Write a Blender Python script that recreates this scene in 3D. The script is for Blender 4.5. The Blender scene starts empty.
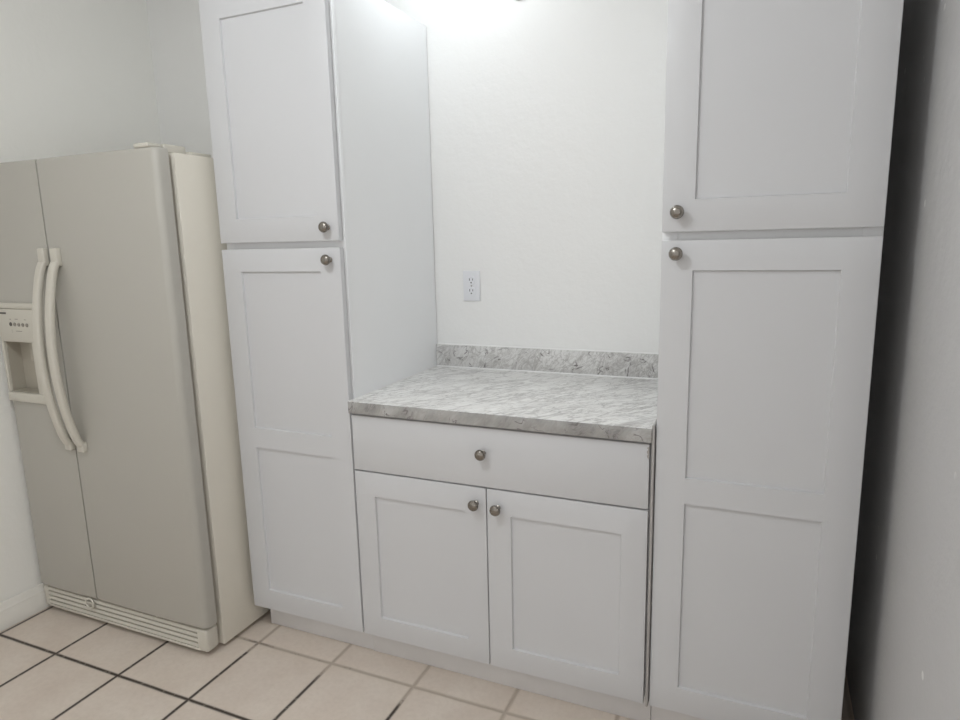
import bpy, bmesh, math, random
from mathutils import Vector, Matrix
random.seed(4)
S = bpy.context.scene
COL = S.collection

# ------------------------------------------------------------------ materials
def new_mat(name):
    m = bpy.data.materials.new(name); m.use_nodes = True
    nt = m.node_tree; b = nt.nodes['Principled BSDF']
    return m, nt, b
def N(nt, t, **kw):
    n = nt.nodes.new(t)
    for k, v in kw.items():
        if k in n.inputs: n.inputs[k].default_value = v
        else: setattr(n, k, v)
    return n
def mixc(nt, fac, a, b, blend='MIX'):
    m = nt.nodes.new('ShaderNodeMix'); m.data_type = 'RGBA'; m.blend_type = blend
    for i, v in ((0, fac), (6, a), (7, b)):
        if hasattr(v, 'links'): nt.links.new(v, m.inputs[i])
        elif v is not None:
            m.inputs[i].default_value = v if i == 0 else (*v, 1)
    return m.outputs[2]
def coords(nt, scale=(1,1,1), rot=(0,0,0)):
    tc = nt.nodes.new('ShaderNodeTexCoord'); mp = nt.nodes.new('ShaderNodeMapping')
    mp.inputs['Scale'].default_value = scale; mp.inputs['Rotation'].default_value = rot
    nt.links.new(tc.outputs['Object'], mp.inputs[0]); return mp.outputs[0]
def noise(nt, vec, scale, detail=3, rough=.5, dist=0):
    n = N(nt, 'ShaderNodeTexNoise', Scale=scale, Detail=detail, Roughness=rough, Distortion=dist)
    nt.links.new(vec, n.inputs['Vector']); return n.outputs[0]
def ramp(nt, fac, *stops):
    r = nt.nodes.new('ShaderNodeValToRGB'); e = r.color_ramp.elements
    while len(e) < len(stops): e.new(.5)
    for el, (p, c) in zip(e, stops):
        el.position = p; el.color = (c, c, c, 1) if isinstance(c, (int, float)) else (*c, 1)
    nt.links.new(fac, r.inputs[0]); return r.outputs[0]
def bump(nt, b, h, strength, dist):
    n = N(nt, 'ShaderNodeBump', Strength=strength, Distance=dist)
    nt.links.new(h, n.inputs['Height']); nt.links.new(n.outputs[0], b.inputs['Normal'])
def math_(nt, op, a, b=None, c=None):
    m = nt.nodes.new('ShaderNodeMath'); m.operation = op
    for i, v in enumerate((a, b, c)):
        if v is None: continue
        if hasattr(v, 'links'): nt.links.new(v, m.inputs[i])
        else: m.inputs[i].default_value = v
    return m.outputs[0]

def plain(name, col, rough=.5, metal=0, var=.03, vscale=8, bs=0, bscale=300, bd=.001, spec=.5):
    m, nt, b = new_mat(name)
    v = coords(nt)
    f = noise(nt, v, vscale, 4)
    lo = tuple(c*(1-var) for c in col); hi = tuple(min(1, c*(1+var)) for c in col)
    nt.links.new(mixc(nt, f, lo, hi), b.inputs['Base Color'])
    b.inputs['Roughness'].default_value = rough; b.inputs['Metallic'].default_value = metal
    b.inputs['Specular IOR Level'].default_value = spec
    if bs: bump(nt, b, noise(nt, v, bscale, 2), bs, bd)
    return m
M = {}
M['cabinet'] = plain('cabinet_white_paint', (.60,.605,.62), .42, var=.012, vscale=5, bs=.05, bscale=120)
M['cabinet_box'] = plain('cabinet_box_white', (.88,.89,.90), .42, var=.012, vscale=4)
M['kick'] = plain('toe_kick_paint', (.66,.645,.64), .6, var=.06, vscale=14)
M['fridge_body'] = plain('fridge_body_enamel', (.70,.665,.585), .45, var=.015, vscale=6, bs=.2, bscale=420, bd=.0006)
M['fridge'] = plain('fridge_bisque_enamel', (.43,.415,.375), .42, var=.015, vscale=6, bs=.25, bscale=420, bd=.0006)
M['fridge_smooth'] = plain('fridge_bisque_plastic', (.57,.545,.48), .34, var=.015)
M['fridge_dark'] = plain('fridge_gasket', (.13,.12,.095), .7)
M['grille_dark'] = plain('grille_cavity', (.17,.15,.12), .8)
M['recess'] = plain('dispenser_plastic', (.40,.37,.31), .45, var=.03)
M['mark'] = plain('printed_mark_grey', (.12,.11,.10), .5)
M['nickel'] = plain('brushed_nickel', (.27,.25,.225), .25, metal=1, var=.15, vscale=60)
M['bronze'] = plain('dark_bronze', (.05,.045,.045), .4, metal=.6)
M['strip'] = plain('grey_filler_strip', (.40,.385,.375), .6, var=.1, vscale=20)
M['outlet'] = plain('outlet_plastic', (.74,.75,.78), .3, var=.01)
M['slot'] = plain('outlet_slot', (.04,.04,.04), .6)
M['caulk'] = plain('white_caulk', (.85,.85,.84), .5)
M['ceil'] = plain('ceiling_paint', (.78,.78,.76), .9)
M['base'] = plain('baseboard_gloss_paint', (.80,.78,.73), .35, var=.08, vscale=15)

def wall_mat(name, col, specks, rough=.55, bs=.35):
    m, nt, b = new_mat(name); v = coords(nt)
    c = mixc(nt, noise(nt, v, 1.8, 5, .6), tuple(x*.965 for x in col), tuple(min(1, x*1.035) for x in col))
    if specks:
        vo = N(nt, 'ShaderNodeTexVoronoi', Scale=14.0, Randomness=1.0); nt.links.new(v, vo.inputs['Vector'])
        sp = ramp(nt, vo.outputs['Distance'], (0.0, 1), (.10, 1), (.13, 0), (1, 0))
        thin = ramp(nt, noise(nt, v, 9, 2), (0, 0), (.56, 0), (.60, 1), (1, 1))
        c = mixc(nt, math_(nt, 'MULTIPLY', math_(nt, 'MULTIPLY', sp, thin), .7), c, (.95,.95,.93))
    nt.links.new(c, b.inputs['Base Color'])
    b.inputs['Roughness'].default_value = rough
    h = math_(nt, 'ADD', math_(nt, 'MULTIPLY', noise(nt, v, 16, 4, .55), 1.0), math_(nt, 'MULTIPLY', noise(nt, v, 90, 3), .25))
    bump(nt, b, h, bs, .006)
    return m
M['wall'] = wall_mat('wall_offwhite', (.81,.81,.80), False, .5, .35)
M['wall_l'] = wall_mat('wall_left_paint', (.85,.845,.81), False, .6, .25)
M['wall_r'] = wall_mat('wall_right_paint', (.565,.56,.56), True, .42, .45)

def floor_mat():
    T, X0, Y0 = .3167, -1.1247, -.3755
    m, nt, b = new_mat('floor_tile')
    tc = nt.nodes.new('ShaderNodeTexCoord'); sx = nt.nodes.new('ShaderNodeSeparateXYZ')
    v = tc.outputs['Object']
    wob = noise(nt, v, 9, 3); wobf = math_(nt, 'MULTIPLY', math_(nt, 'SUBTRACT', wob, .5), .003)
    nt.links.new(v, sx.inputs[0])
    def line(o, o0):
        a = math_(nt, 'DIVIDE', math_(nt, 'ADD', math_(nt, 'SUBTRACT', o, o0), wobf), T)
        fr = math_(nt, 'SUBTRACT', a, math_(nt, 'ROUND', a)); return math_(nt, 'MULTIPLY', math_(nt, 'ABSOLUTE', fr), T), a
    dx, ax = line(sx.outputs[0], X0); dy, ay = line(sx.outputs[1], Y0)
    d = math_(nt, 'MINIMUM', dx, dy)
    edge = ramp(nt, d, (0, 1), (.0036, 1), (.0050, 0), (1, 0))
    # each tile gets its own tone
    cell = nt.nodes.new('ShaderNodeCombineXYZ')
    nt.links.new(math_(nt, 'FLOOR', ax), cell.inputs[0]); nt.links.new(math_(nt, 'FLOOR', ay), cell.inputs[1])
    wn = N(nt, 'ShaderNodeTexWhiteNoise'); nt.links.new(cell.outputs[0], wn.inputs[0])
    tile = mixc(nt, wn.outputs[0], (.63,.54,.465), (.69,.60,.52))
    tile = mixc(nt, ramp(nt, noise(nt, v, 5, 6, .6), (.3, 0), (.7, 1)), tile, (.72,.645,.57))
    tile = mixc(nt, ramp(nt, noise(nt, v, 60, 4, .6), (.35, .14), (.6, 0)), tile, (.45,.38,.31))
    st = ramp(nt, noise(nt, v, 22, 6, .7), (0, 0), (.69, 0), (.74, .6), (1, .6))
    tile = mixc(nt, st, tile, (.20,.16,.12))
    # dirt film along the edges of the tiles
    tile = mixc(nt, ramp(nt, d, (0, .35), (.012, 0), (1, 0)), tile, (.30,.24,.19))
    # grout: dark where worn, pale where it was refilled (towards the cabinets on the right)
    pale = math_(nt, 'ADD', math_(nt, 'MULTIPLY', sx.outputs[1], 4.0), math_(nt, 'ADD', math_(nt, 'MULTIPLY', sx.outputs[0], .30), 1.12))
    pale = math_(nt, 'ADD', pale, math_(nt, 'MULTIPLY', math_(nt, 'SUBTRACT', noise(nt, v, 12, 4, .7), .5), 1.5))
    pale = ramp(nt, pale, (.45, 0), (.75, 1))
    grout = mixc(nt, pale, (.016,.009,.005), (.46,.39,.32))
    flecks = ramp(nt, noise(nt, v, 55, 2), (0, 0), (.60, 0), (.64, 1), (1, 1))
    grout = mixc(nt, math_(nt, 'MULTIPLY', flecks, .25), grout, (.5,.45,.38))
    nt.links.new(mixc(nt, edge, tile, grout), b.inputs['Base Color'])
    b.inputs['Roughness'].default_value = .5
    hh = math_(nt, 'SUBTRACT', math_(nt, 'MULTIPLY', noise(nt, v, 40, 3), .15), ramp(nt, d, (0, 1), (.0022, 1), (.005, 0), (1, 0)))
    bump(nt, b, hh, .6, .002)
    return m
M['floor'] = floor_mat()

def marble_mat(name, streak, tone=1.0):
    m, nt, b = new_mat(name)
    tc = nt.nodes.new('ShaderNodeTexCoord'); sx = nt.nodes.new('ShaderNodeSeparateXYZ')
    nt.links.new(tc.outputs['Object'], sx.inputs[0])
    cb = nt.nodes.new('ShaderNodeCombineXYZ')
    nt.links.new(sx.outputs[0], cb.inputs[0]); nt.links.new(math_(nt, 'ADD', sx.outputs[1], sx.outputs[2]), cb.inputs[1])
    mp = nt.nodes.new('ShaderNodeMapping'); nt.links.new(cb.outputs[0], mp.inputs[0])
    mp.inputs['Rotation'].default_value = (0, 0, -math.radians(52)); 
    rot = mp.outputs[0]
    m2 = nt.nodes.new('ShaderNodeMapping'); nt.links.new(rot, m2.inputs[0]); m2.inputs['Scale'].default_value = (1.0/streak, 1, 1)
    sv = m2.outputs[0]
    n1 = noise(nt, sv, 58, 5, .62, .5); n2 = noise(nt, sv, 17, 4, .6, .9)
    v1 = ramp(nt, math_(nt, 'ABSOLUTE', math_(nt, 'SUBTRACT', n1, .5)), (0, 1), (.018, .55), (.06, 0), (1, 0))
    v2 = ramp(nt, math_(nt, 'ABSOLUTE', math_(nt, 'SUBTRACT', n2, .52)), (0, 1), (.012, .6), (.035, 0), (1, 0))
    soft = ramp(nt, noise(nt, sv, 14, 5, .6), (.40, 0), (.68, 1))
    cloud = ramp(nt, noise(nt, rot, 7, 3), (.35, .25), (.6, 1))
    # darker curved veins, seen mostly on the backsplash
    n3 = noise(nt, rot, 13, 3, .5, 1.2)
    v3 = ramp(nt, math_(nt, 'ABSOLUTE', math_(nt, 'SUBTRACT', n3, .5)), (0, 1), (.008, .9), (.020, 0), (1, 0))
    brk = ramp(nt, noise(nt, rot, 24, 2), (.48, 0), (.60, 1))
    c = mixc(nt, math_(nt, 'MULTIPLY', soft, (.28 if tone > .9 else .5) if tone > .7 else 1.0), tuple(tone*q for q in (.87,.865,.85)), tuple(tone*q*(1 if tone > .7 else .62) for q in (.57,.56,.545)))  # lower tones put shade into the base; the lowest darkens streaks too
    c = mixc(nt, math_(nt, 'MULTIPLY', v1, math_(nt, 'MULTIPLY', cloud, .9)), c, (.40,.385,.37))
    c = mixc(nt, math_(nt, 'MULTIPLY', v2, .65), c, (.33,.315,.305))
    c = mixc(nt, math_(nt, 'MULTIPLY', math_(nt, 'MULTIPLY', v3, brk), 1.0 if streak < 3 else .3), c, (.17,.155,.155))
    nt.links.new(c, b.inputs['Base Color'])
    b.inputs['Roughness'].default_value = .38
    return m
M['marble'] = marble_mat('marble_laminate', 4.0)
M['marble_e_shade'] = marble_mat('marble_laminate_edge_shade', 2.6, .56)  # same laminate as the slab, darkened to paint the edge's shade
M['marble_b_shade'] = marble_mat('marble_laminate_backsplash_shade', 2.0, .80)  # same laminate greyed as if shaded, with heavier veins of its own

def emit(name, col, s):
    m, nt, b = new_mat(name)
    b.inputs['Emission Color'].default_value = (*col, 1); b.inputs['Emission Strength'].default_value = s
    b.inputs['Base Color'].default_value = (.9,.9,.9,1); return m

# ------------------------------------------------------------------ mesh helpers
def BM(): return bmesh.new()
def box(bm, x0, x1, y0, y1, z0, z1, bev=0, seg=2):
    vs = [bm.verts.new((x, y, z)) for x in (x0, x1) for y in (y0, y1) for z in (z0, z1)]
    fs = [(0,1,3,2),(4,6,7,5),(0,4,5,1),(2,3,7,6),(0,2,6,4),(1,5,7,3)]
    faces = [bm.faces.new([vs[i] for i in f]) for f in fs]
    if bev:
        es = list({e for f in faces for e in f.edges})
        bmesh.ops.bevel(bm, geom=es, offset=bev, segments=seg, profile=.5, affect='EDGES')
    return bm
def lathe(bm, prof, origin, axis='-y', seg=32):
    o = Vector(origin); rings = []
    for r, t in prof:
        ring = []
        for k in range(seg):
            a = 2*math.pi*k/seg; c, s = math.cos(a)*r, math.sin(a)*r
            p = {'-y': Vector((c, -t, s)), 'z': Vector((c, s, t)), 'x': Vector((t, c, s))}[axis]
            ring.append(bm.verts.new(o + p))
        rings.append(ring)
    for a, b in zip(rings, rings[1:]):
        for k in range(seg):
            bm.faces.new((a[k], a[(k+1) % seg], b[(k+1) % seg], b[k]))
    bm.faces.new(rings[0][::-1]); bm.faces.new(rings[-1])
    bmesh.ops.recalc_face_normals(bm, faces=bm.faces)
    return bm
def tube(bm, pts, r, seg=12):
    pts = [Vector(p) for p in pts]; rings = []
    for i, p in enumerate(pts):
        t = (pts[min(i+1, len(pts)-1)] - pts[max(i-1, 0)]).normalized()
        u = t.cross(Vector((0,1,0)));
        if u.length < 1e-3: u = t.cross(Vector((1,0,0)))
        u.normalize(); w = t.cross(u)
        rings.append([bm.verts.new(p + (u*math.cos(2*math.pi*k/seg) + w*math.sin(2*math.pi*k/seg))*r) for k in range(seg)])
    for a, b in zip(rings, rings[1:]):
        for k in range(seg): bm.faces.new((a[k], a[(k+1) % seg], b[(k+1) % seg], b[k]))
    bm.faces.new(rings[0][::-1]); bm.faces.new(rings[-1])
    bmesh.ops.recalc_face_normals(bm, faces=bm.faces)
    return bm
ROOTLOC = {}
def obj(name, bm, mat, parent=None, smooth=True):
    bmesh.ops.recalc_face_normals(bm, faces=bm.faces)
    off = ROOTLOC.get(parent.name, Vector()) if parent else Vector()
    for v in bm.verts: v.co -= off
    me = bpy.data.meshes.new(name); bm.to_mesh(me); bm.free()
    me.materials.append(M[mat] if isinstance(mat, str) else mat)
    if smooth:
        me.shade_smooth()
        try: me.set_sharp_from_angle(angle=math.radians(32))
        except Exception: pass
    o = bpy.data.objects.new(name, me); COL.objects.link(o)
    if parent: o.parent = parent; ROOTLOC[o.name] = off
    return o
def thing(name, loc, label, cat, group=None):
    o = bpy.data.objects.new(name, None); COL.objects.link(o); o.location = loc; o.empty_display_size = .05
    ROOTLOC[o.name] = Vector(loc); o['label'] = label; o['category'] = cat
    if group: o['group'] = group
    return o
def struct(name, bm, mat):
    o = obj(name, bm, mat); o['kind'] = 'structure'; return o

# ------------------------------------------------------------------ room
XL, XR, YB, YF, ZC = -1.4705, 1.418, .6216, -4.2, 2.50
struct('floor', box(BM(), XL-.1, 3.4, YF, YB+.1, -.05, 0), 'floor')
struct('ceiling', box(BM(), XL-.1, XR+.1, -1.7, YB+.1, ZC, ZC+.05), 'ceil')
struct('wall_back', box(BM(), XL-.1, XR+.1, YB, YB+.1, 0, ZC), 'wall')
struct('wall_left', box(BM(), XL-.1, XL, YF, YB, 0, ZC), 'wall_l')
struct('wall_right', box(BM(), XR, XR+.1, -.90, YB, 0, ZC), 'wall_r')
bb = BM()                       # moulded profile along the left wall
prof = [(0,0),(.016,0),(.016,.060),(.013,.066),(.0135,.074),(.009,.082),(.0075,.094),(.003,.101),(0,.101)]
ra = [bb.verts.new((XL+a+.0005, YF, z+.001)) for a, z in prof]; rb = [bb.verts.new((XL+a+.0005, YB-.001, z+.001)) for a, z in prof]
for i in range(len(prof)):
    j = (i+1) % len(prof); bb.faces.new((ra[i], ra[j], rb[j], rb[i]))
bb.faces.new(ra); bb.faces.new(rb)
struct('baseboard_left', bb, 'base')

# ------------------------------------------------------------------ cabinets
def shaker(bm, x0, x1, z0, z1, openings, y0=0., y1=.020, rec=.0075, bev=.0014):
    """slab door x0..x1, z0..z1 with recessed rectangular panels"""
    xs = sorted({x0, x1, *[o[0] for o in openings], *[o[1] for o in openings]})
    zs = sorted({z0, z1, *[o[2] for o in openings], *[o[3] for o in openings]})
    cache = {}
    def V(x, y, z):
        k = (round(x, 5), round(y, 5), round(z, 5))
        if k not in cache: cache[k] = bm.verts.new((x, y, z))
        return cache[k]
    def inside(a, b):
        return any(o[0] <= a < o[1] and o[2] <= b < o[3] for o in openings)
    for i in range(len(xs)-1):
        for j in range(len(zs)-1):
            a, b, c, d = xs[i], xs[i+1], zs[j], zs[j+1]
            if not inside((a+b)/2, (c+d)/2): bm.faces.new((V(a,y0,c), V(b,y0,c), V(b,y0,d), V(a,y0,d)))
            bm.faces.new((V(a,y1,c), V(a,y1,d), V(b,y1,d), V(b,y1,c)))
    for o in openings:
        a, b, c, d = o; e = .0022; yr = y0+rec
        xx = [x for x in xs if a <= x <= b]; zz = [z for z in zs if c <= z <= d]
        P = (V(a+e,yr,c+e), V(b-e,yr,c+e), V(b-e,yr,d-e), V(a+e,yr,d-e)); bm.faces.new(P)
        bm.faces.new([V(x,y0,c) for x in xx][::-1] + [P[0], P[1]][0:2])
        bm.faces.new([V(x,y0,d) for x in xx] + [P[2], P[3]])
        bm.faces.new([V(a,y0,z) for z in zz] + [P[3], P[0]])
        bm.faces.new([V(b,y0,z) for z in zz] + [P[2], P[1]])
    for j in range(len(zs)-1):
        for x in (x0, x1): bm.faces.new((V(x,y0,zs[j]), V(x,y1,zs[j]), V(x,y1,zs[j+1]), V(x,y0,zs[j+1])))
    for i in range(len(xs)-1):
        for z in (z0, z1): bm.faces.new((V(xs[i],y0,z), V(xs[i],y1,z), V(xs[i+1],y1,z), V(xs[i+1],y0,z)))
    bmesh.ops.recalc_face_normals(bm, faces=bm.faces)
    es = []
    for e in bm.edges:
        p, q = e.verts[0].co, e.verts[1].co
        if abs(p.y-y0) < 1e-6 and abs(q.y-y0) < 1e-6:
            if any(abs(p.x-v) < 1e-6 and abs(q.x-v) < 1e-6 for v in (x0, x1)) or any(abs(p.z-v) < 1e-6 and abs(q.z-v) < 1e-6 for v in (z0, z1)): es.append(e)
    bmesh.ops.bevel(bm, geom=es, offset=bev, segments=2, profile=.5, affect='EDGES')
    return bm
KNOB = [(.0085,.0),(.0088,.002),(.0060,.0045),(.0052,.010),(.0062,.0145),(.0130,.0175),(.0160,.0205),(.0166,.0240),(.0158,.0272),(.0138,.0292),(.0125,.0290),(.0110,.0302),(.0060,.0320),(.0010,.0325)]
def knob(parent, x, z, y=0):
    return obj('knob', lathe(BM(), KNOB, (x, y-.0002, z), '-y', 36), 'nickel', parent)

def pantry(x0, x1, bx0, bx1, kx, label, kz=(1.457, 1.3585), kick=(0, 0)):
    t = thing('pantry_cabinet', ((x0+x1)/2, .3, 0), label, 'cabinet', 'tall pantry cabinets')
    b = BM()
    box(b, bx0, bx1, .0385, YB-.004, .1015, 2.183)
    # face frame around and between the doors
    box(b, bx0, bx0+.038, .0262, .0385, .1015, 2.183, .0008); box(b, bx1-.038, bx1, .0262, .0385, .1015, 2.183, .0008)
    box(b, bx0+.038, bx1-.038, .0272, .0385, 1.36, 1.45); box(b, bx0+.038, bx1-.038, .0272, .0385, 2.12, 2.183); box(b, bx0+.038, bx1-.038, .0272, .0385, .1015, .15)
    # thin front stile standing proud of the side panel, as on the left cabinet
    box(b, bx1-.002, bx1+.0012, .0262, .0425, .1015, 2.183, .0005)
    obj('carcass', b, 'cabinet_box', t)
    obj('toe_kick', box(BM(), bx0+kick[0], bx1-kick[1], .058, .072, 0, .101, .001), 'kick', t)
    s = .0755
    up = obj('door', shaker(BM(), x0, x1, 1.4137, 2.170, [(x0+s, x1-s, 1.4890, 2.0960)]), 'cabinet', t)
    knob(up, kx, kz[0])
    lo = obj('door', shaker(BM(), x0, x1, .1021, 1.3931, [(x0+s, x1-s, .7860, 1.3205), (x0+s, x1-s, .1780, .7160)]), 'cabinet', t)
    knob(lo, kx, kz[1])
    return t
pantry(-.5525, -.0815, -.5540, -.0785, -.1185, 'tall white shaker pantry cabinet between the refrigerator and the marble counter', (1.4545, 1.3566), (.02, .0))
pantry(.8725, 1.3440, .8705, 1.3460, .910, 'tall white shaker pantry cabinet against the dark gap by the right wall', (1.4602, 1.3613))

bc = thing('base_cabinet', (.39, .3, 0), 'low white base cabinet with one wide drawer above two doors, under the marble counter', 'cabinet')
b = BM(); bx0, bx1 = -.0765, .8610
box(b, bx0, bx1, .0385, YB-.004, .1015, .8752)
for a, c in ((bx0, bx0+.038), (bx1-.038, bx1)): box(b, a, c, .0262, .0385, .1015, .8752, .0008)
box(b, bx0+.038, bx1-.038, .0272, .0385, .65, .71); box(b, bx0+.038, bx1-.038, .0272, .0385, .84, .8752); box(b, .35, .42, .0273, .0385, .1015, .68)
obj('carcass', b, 'cabinet_box', bc)
obj('toe_kick', box(BM(), -.0775, .8695, .0545, .0685, 0, .101, .001), 'kick', bc)
dr = obj('drawer', box(BM(), -.0750, .8560, 0, .020, .6862, .8668, .0014), 'cabinet', bc)
knob(dr, .3795, .7918)
d1 = obj('door', shaker(BM(), -.0750, .3845, .1021, .6812, [(-.0035, .3150, .1740, .6015)]), 'cabinet', bc); knob(d1, .3532, .6325)
d2 = obj('door', shaker(BM(), .3882, .8560, .1021, .6812, [(.4625, .7860, .1740, .6050)]), 'cabinet', bc); knob(d2, .4231, .6275)
b = BM(); box(b, .8630, .8698, -.009, .12, .1015, .9230, .0022, 3)
obj('filler_strip', b, 'strip', bc)['label'] = 'grey edge strip'
# torn paint chip at the drawer's upper right corner
b = BM()
pts = [(0,0),(-.005,-.004),(-.002,-.009),(-.006,-.015),(-.003,-.021),(-.005,-.028),(-.001,-.036),(0,-.030)]
f = [b.verts.new((.8552+x, -.0004, .862+z)) for x, z in pts]; g = [b.verts.new((.8552+x, .0004, .862+z)) for x, z in pts]
b.faces.new(f); b.faces.new(g[::-1])
for i in range(len(f)): b.faces.new((f[i], f[(i+1) % len(f)], g[(i+1) % len(f)], g[i]))
obj('chip', b, plain('bare_board', (.36,.33,.31), .8, var=.3, vscale=200), dr)

# ------------------------------------------------------------------ countertop
ct = thing('countertop', (.39, .3, .876), 'white and grey marble-patterned countertop with low backsplash between the tall cabinets', 'countertop')
obj('slab', box(BM(), -.0770, .8620, -.0108, YB-.0008, .8762, .9140, .0008, 2), 'marble', ct)
obj('edge_shade_band', box(BM(), -.0770, .8622, -.0125, -.0109, .8760, .9134, .0006, 2), 'marble_e_shade', ct)['label'] = 'front edge with shade in its colour'  # thin strip added to carry the laminate's painted shade
obj('backsplash', box(BM(), -.0770, .8700, .6040, YB-.0006, .9141, 1.0010, .0012), 'marble_b_shade', ct)
b = BM()
tube(b, [(-.0750, .600, .9155), (.8695, .600, .9155)], .0028, 8); tube(b, [(-.0750, .6175, 1.0018), (.8695, .6175, 1.0018)], .0035, 8)
tube(b, [(-.0752, -.008, .9148), (-.0752, .600, .9148)], .0019, 8)
obj('caulk_line', b, 'caulk', ct)

# ------------------------------------------------------------------ wall outlet
ox, oz = .0790, 1.2330
ot = thing('wall_outlet', (ox, YB, oz), 'white double electrical outlet on the wall above the marble counter', 'outlet')
obj('cover_plate', box(BM(), ox-.0350, ox+.0350, YB-.0060, YB-.0003, oz-.0575, oz+.0575, .0022, 3), 'outlet', ot)
for dz in (.0205, -.0205):
    b = BM(); n = 40; ring = []
    for k in range(n):
        a = 2*math.pi*k/n; ring.append((max(-.0135, min(.0135, .0172*math.cos(a))), .0165*math.sin(a)))
    fr = [b.verts.new((ox+x, YB-.0078, oz+dz+z)) for x, z in ring]; bk = [b.verts.new((ox+x*1.06, YB-.0058, oz+dz+z*1.06)) for x, z in ring]
    b.faces.new(fr)
    for i in range(n): b.faces.new((fr[i], fr[(i+1) % n], bk[(i+1) % n], bk[i]))
    r = obj('socket', b, 'outlet', ot, False)
    b = BM()
    box(b, ox-.0078, ox-.0052, YB-.0082, YB-.0074, oz+dz-.0005, oz+dz+.0085); box(b, ox+.0050, ox+.0074, YB-.0082, YB-.0074, oz+dz+.0005, oz+dz+.0078)
    lathe(b, [(.0028, .0), (.0028, .0008)], (ox, YB-.0074, oz+dz-.0078), '-y', 16)
    obj('slot', b, 'slot', r, False)
obj('screw', lathe(BM(), [(.003,.0),(.0028,.001),(.001,.0014)], (ox, YB-.0058, oz), '-y', 16), 'nickel', ot)

# ------------------------------------------------------------------ refrigerator
FY = -.205; FL, FS, FR = -1.455, -1.124, -.5790; FZ0, FZ1 = .1120, 1.7030
fr = thing('refrigerator', (-1.0, .2, 0), 'bisque side-by-side refrigerator with bowed handles standing in the left corner', 'refrigerator')
b = box(BM(), FL+.004, FR-.003, -.1270, .585, .014, 1.6930, .004, 2)
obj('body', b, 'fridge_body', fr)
obj('gasket', box(BM(), FL+.014, FR-.030, -.153, -.1265, .125, 1.688), 'fridge_dark', fr)
def fridge_door(x0, x1, name, hole=None):
    # plan outline: slightly crowned front with a rounded outer corner, lofted from bottom to top
    outl = []; n = 14; R = .020
    w = x1-x0; right = name == 'refrigerator_door'
    for k in range(n+1):
        t = k/n; x = x0+.002+(w-.004)*t; crown = .004*math.sin(math.pi*t)
        y = FY+.004-crown
        outl.append((x, y))
    # round the outer vertical edge
    res = []
    ox_ = x1 if right else x0; sgn = -1 if right else 1
    for x, y in outl:
        if abs(x-ox_) > R: res.append((x, y))
    arc = []
    for k in range(8):
        a = math.pi/2*k/7; arc.append((ox_+sgn*(R-R*math.sin(a)), FY+.0035+R-R*math.cos(a)))
    if right: res = res+arc
    else: res = arc[::-1]+res
    y1 = -.1520
    res = res+[(x1, y1), (x0, y1)]
    b = BM()
    zs = [FZ0, FZ0+.002, FZ0+.006, FZ0+.012, FZ1-.012, FZ1-.006, FZ1-.002, FZ1]
    ins = [.010, .005, .002, 0, 0, .002, .005, .010]
    rings = []
    for z, i_ in zip(zs, ins):
        rg = []
        for x, y in res:
            yy = y if y > -.16 else y+i_*.8
            xx = x+(i_*.4 if x < (x0+x1)/2 else -i_*.4)
            rg.append(b.verts.new((xx, yy, z)))
        rings.append(rg)
    m = len(res)
    for p, q in zip(rings, rings[1:]):
        for k in range(m): b.faces.new((p[k], p[(k+1) % m], q[(k+1) % m], q[k]))
    b.faces.new(rings[0][::-1]); b.faces.new(rings[-1])
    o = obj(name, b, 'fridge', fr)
    if hole:
        c = BM(); box(c, hole[0], hole[1], FY-.05, FY+.050, hole[2], hole[3])
        off = ROOTLOC[fr.name]
        bmesh.ops.recalc_face_normals(c, faces=c.faces)
        for v in c.verts: v.co -= off
        me = bpy.data.meshes.new('cut'); c.to_mesh(me); c.free()
        cu = bpy.data.objects.new('cut', me); COL.objects.link(cu); cu.parent = fr
        md = o.modifiers.new('b', 'BOOLEAN'); md.object = cu; md.operation = 'DIFFERENCE'; md.solver = 'EXACT'
        dg = bpy.context.evaluated_depsgraph_get(); nm = bpy.data.meshes.new_from_object(o.evaluated_get(dg))
        o.modifiers.clear(); o.data = nm; bpy.data.objects.remove(cu)
    return o
H0, H1, HZ0, HZ1 = -1.4230, -1.2640, .8950, 1.0830     # dispenser opening
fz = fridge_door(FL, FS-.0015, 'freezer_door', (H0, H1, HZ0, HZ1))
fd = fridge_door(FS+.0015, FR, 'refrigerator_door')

def handle(parent, xc):
    path = []; zt, zb = 1.362, .728
    n = 36
    for k in range(n+1):
        t = k/n; z = zt+(zb-zt)*t
        path.append((xc, FY-.010-.052*math.sin(math.pi*t)**.72, z))
    b = BM(); hw, ht = .0165, .0105; rings = []; sec = []
    for k in range(20):
        a = 2*math.pi*k/20; c, s = math.cos(a), math.sin(a)
        sec.append((math.copysign(abs(c)**.6, c)*hw, math.copysign(abs(s)**.6, s)*ht))
    for i, p in enumerate(path):
        q0 = Vector(path[max(i-1, 0)]); q1 = Vector(path[min(i+1, n)]); t = (q1-q0).normalized()
        nrm = t.cross(Vector((1,0,0))).normalized()
        rings.append([b.verts.new(Vector(p)+Vector((1,0,0))*u+nrm*w) for u, w in sec])
    for a, c in zip(rings, rings[1:]):
        for k in range(20): b.faces.new((a[k], a[(k+1) % 20], c[(k+1) % 20], c[k]))
    b.faces.new(rings[0][::-1]); b.faces.new(rings[-1])
    h = obj('handle', b, 'fridge_smooth', parent)
    for z0, z1 in ((1.352, 1.412), (.700, .736)):
        b = BM(); box(b, xc-.0165, xc+.0165, FY-.0150, FY+.006, z0, z1, .005, 3); obj('handle_mount', b, 'fridge_smooth', parent)
    return h
handle(fz, -1.1405); handle(fd, -1.0755)
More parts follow.
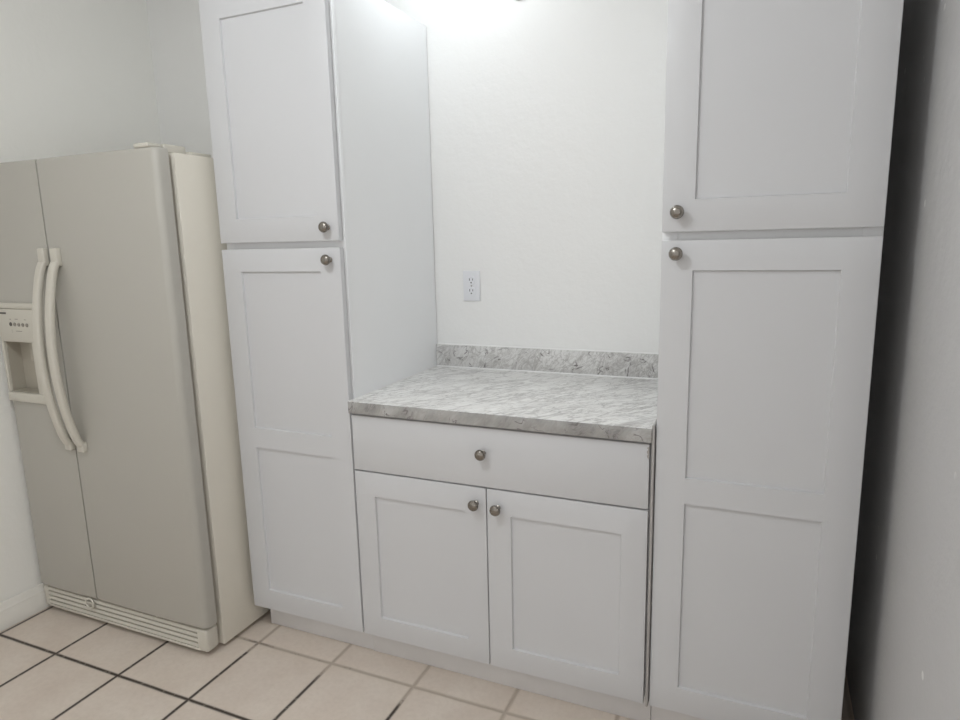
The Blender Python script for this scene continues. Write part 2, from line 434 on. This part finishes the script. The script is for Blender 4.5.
# dispenser fascia round the opening, on the freezer door
b = BM(); y0, y1 = FY-.0095, FY+.003
FX0, FX1, FZb, FZt = -1.4360, -1.2080, .8600, 1.2240
box(b, FX0, H0, y0, y1, HZ0-.001, HZ1+.001, .003); box(b, H1, FX1, y0, y1, HZ0-.001, HZ1+.001, .003)
box(b, FX0, FX1, y0-.004, y1, FZb, HZ0, .006, 3)
box(b, FX0, FX1, y0, y1, HZ1, FZt-.022, .003)
box(b, FX0, FX1, y0-.003, y1, FZt-.022, FZt, .006, 3)
obj('control_panel', b, 'fridge_smooth', fz)
b = BM()                                            # the cavity: five thin sides inside the opening
e = .0008; yb = FY+.0495
box(b, H0+e, H1-e, yb-.003, yb, HZ0+e, HZ1-e)
box(b, H0+e, H0+e+.002, FY, yb, HZ0+e, HZ1-e); box(b, H1-e-.002, H1-e, FY, yb, HZ0+e, HZ1-e)
box(b, H0+e, H1-e, FY, yb, HZ1-e-.002, HZ1-e); box(b, H0+e, H1-e, FY-.002, yb, HZ0+e, HZ0+e+.003)
obj('dispenser_recess', b, 'recess', fz, False)
b = BM(); box(b, -1.325, -1.292, FY+.018, FY+.040, 1.010, 1.081, .004); box(b, -1.318, -1.299, FY+.022, FY+.034, .955, 1.010, .003)
obj('paddle', b, 'recess', fz)
for k in range(5):
    x = -1.362+k*.0225
    obj('button', lathe(BM(), [(.0068,0),(.0068,.002),(.0055,.003),(.001,.0032)], (x, y0, 1.1475-k*.0004), '-y', 20), 'mark' if k in (0,) else plain('button_grey', (.24,.22,.19), .4), fz)
b = BM(); box(b, -1.4190, -1.3820, y0-.0012, y0, 1.1830, 1.1895)
obj('badge', b, 'mark', fz)['label'] = 'small black badge'
ink = plain('caption_ink', (.22,.20,.17), .6)      # tiny printed captions above and below the buttons
for x, z, w in ((-1.362,1.165,.008),(-1.328,1.166,.018),(-1.280,1.165,.010),(-1.360,1.126,.004),(-1.360,1.119,.003),(-1.322,1.123,.034)):
    b = BM(); box(b, x-w/2, x+w/2, y0-.0003, y0+.0002, z-.0010, z+.0010)
    obj('printed_caption', b, ink, fz)
# base grille
gy = -.1930
b = BM(); box(b, FL+.030, FR-.050, gy+.014, gy+.05, .030, .106)
g = obj('base_grille', b, 'grille_dark', fr)
b = BM()
for k in range(4):
    z = .033+k*.0188
    vs = [(gy, z), (gy+.003, z+.0095), (gy+.018, z+.0140), (gy+.018, z-.001)]
    A = [b.verts.new((FL+.028, y, zz)) for y, zz in vs]; B = [b.verts.new((FR-.046, y, zz)) for y, zz in vs]
    for i in range(4): b.faces.new((A[i], A[(i+1) % 4], B[(i+1) % 4], B[i]))
    b.faces.new(A); b.faces.new(B)
obj('louver', b, 'fridge_smooth', g)
b = BM(); box(b, FL+.010, FL+.034, gy-.002, gy+.045, .022, .106, .006, 3); box(b, FR-.058, FR-.010, gy-.003, gy+.052, .020, .104, .010, 4)
box(b, FL+.03, FR-.05, gy-.001, gy+.02, .020, .030, .002)
obj('end_cap', b, 'fridge_smooth', g)
b = BM(); c0 = Vector((-1.170, gy-.006, .088)); ring = [c0+Vector((.021*math.cos(a), 0, .019*math.sin(a))) for a in [2*math.pi*k/28 for k in range(29)]]
tube(b, ring, .0038, 8); box(b, -1.186, -1.154, gy-.009, gy-.001, .086, .094, .002)
obj('latch_ring', b, 'fridge_smooth', g)
# hinge covers on top
b = BM(); box(b, -.672, -.608, FY+.006, FY+.060, 1.7030, 1.7180, .006, 3); obj('hinge_cover', b, 'fridge_smooth', fr)
b = BM(); box(b, -.657, -.607, FY+.062, -.055, 1.6932, 1.7200, .005, 3); box(b, -.640, -.592, -.056, .035, 1.6932, 1.7040, .003, 2)
obj('hinge_cover', b, 'fridge_smooth', fr)
for x in (FL+.06, FR-.06):
    for y in (-.09, .53):
        obj('foot', lathe(BM(), [(.018,0),(.018,.008),(.010,.009),(.010,.0145)], (x, y, 0), 'z', 20), 'fridge_dark', fr)

# ------------------------------------------------------------------ lamps of the room
LX, LY, LZ = .10, -1.13, 2.33
cl = thing('ceiling_lamp', (LX, LY, ZC), 'small bare bulb lamp hanging from the ceiling in front of the cabinets', 'lamp')
obj('canopy', lathe(BM(), [(.06,-.002),(.06,-.012),(.04,-.022),(.008,-.026)], (LX, LY, ZC), 'z', 32), 'bronze', cl)
obj('rod', tube(BM(), [(LX, LY, ZC-.02), (LX, LY, LZ+.085)], .006), 'bronze', cl)
obj('socket', lathe(BM(), [(.020,.09),(.022,.06),(.022,.040)], (LX, LY, LZ), 'z', 24), 'bronze', cl)
b = BM(); bmesh.ops.create_icosphere(b, subdivisions=2, radius=.030, matrix=Matrix.Translation((LX, LY, LZ)))
obj('bulb', b, emit('bulb_glow_room', (.93,.97,1.0), 720), cl)

nx, nz = .290, 2.262
nl = thing('wall_lamp', (nx, YB, nz), 'dark wall lamp at the top of the alcove wall, only its bottom tip in view', 'lamp')
obj('wall_plate', lathe(BM(), [(.046,.0005),(.046,.008),(.040,.014),(.012,.020),(.010,.034),(.004,.040)], (nx, YB, nz), '-y', 36), 'bronze', nl)
obj('arm', tube(BM(), [(nx, YB-.03, nz+.01), (nx-.03, YB-.07, nz+.07), (nx-.10, YB-.22, nz+.13), (nx-.13, YB-.27, nz+.14)], .008), 'bronze', nl)
b = BM(); bmesh.ops.create_icosphere(b, subdivisions=2, radius=.034, matrix=Matrix.Translation((nx-.170, YB-.300, nz+.145)))
obj('bulb', b, emit('bulb_glow_alcove', (.90,.96,1.0), 68), nl)

# ------------------------------------------------------------------ world, camera
w = bpy.data.worlds.new('World'); S.world = w; w.use_nodes = True
bg = w.node_tree.nodes['Background']; bg.inputs[0].default_value = (1.0, .985, .965, 1); bg.inputs[1].default_value = 0.85

cam = bpy.data.cameras.new('camera'); co = bpy.data.objects.new('camera', cam); COL.objects.link(co)
r = Vector((.91789793, .39616115, -.02279757)); u = Vector((-.05084238, .17438964, .98336326)); f = Vector((-.39354598, .90146802, -.18021367))
mt = Matrix((( r.x, u.x, -f.x, 1.1098), (r.y, u.y, -f.y, -1.6795), (r.z, u.z, -f.z, 1.4041), (0, 0, 0, 1)))
co.matrix_world = mt
cam.sensor_fit = 'HORIZONTAL'; cam.sensor_width = 36; cam.lens = 652.273/960*36; cam.clip_start = .02
S.camera = co
S.view_settings.view_transform = 'Standard'; S.view_settings.look = 'None'
S.view_settings.gamma = 1; S.view_settings.use_curve_mapping = False; S.view_settings.exposure = 0.05
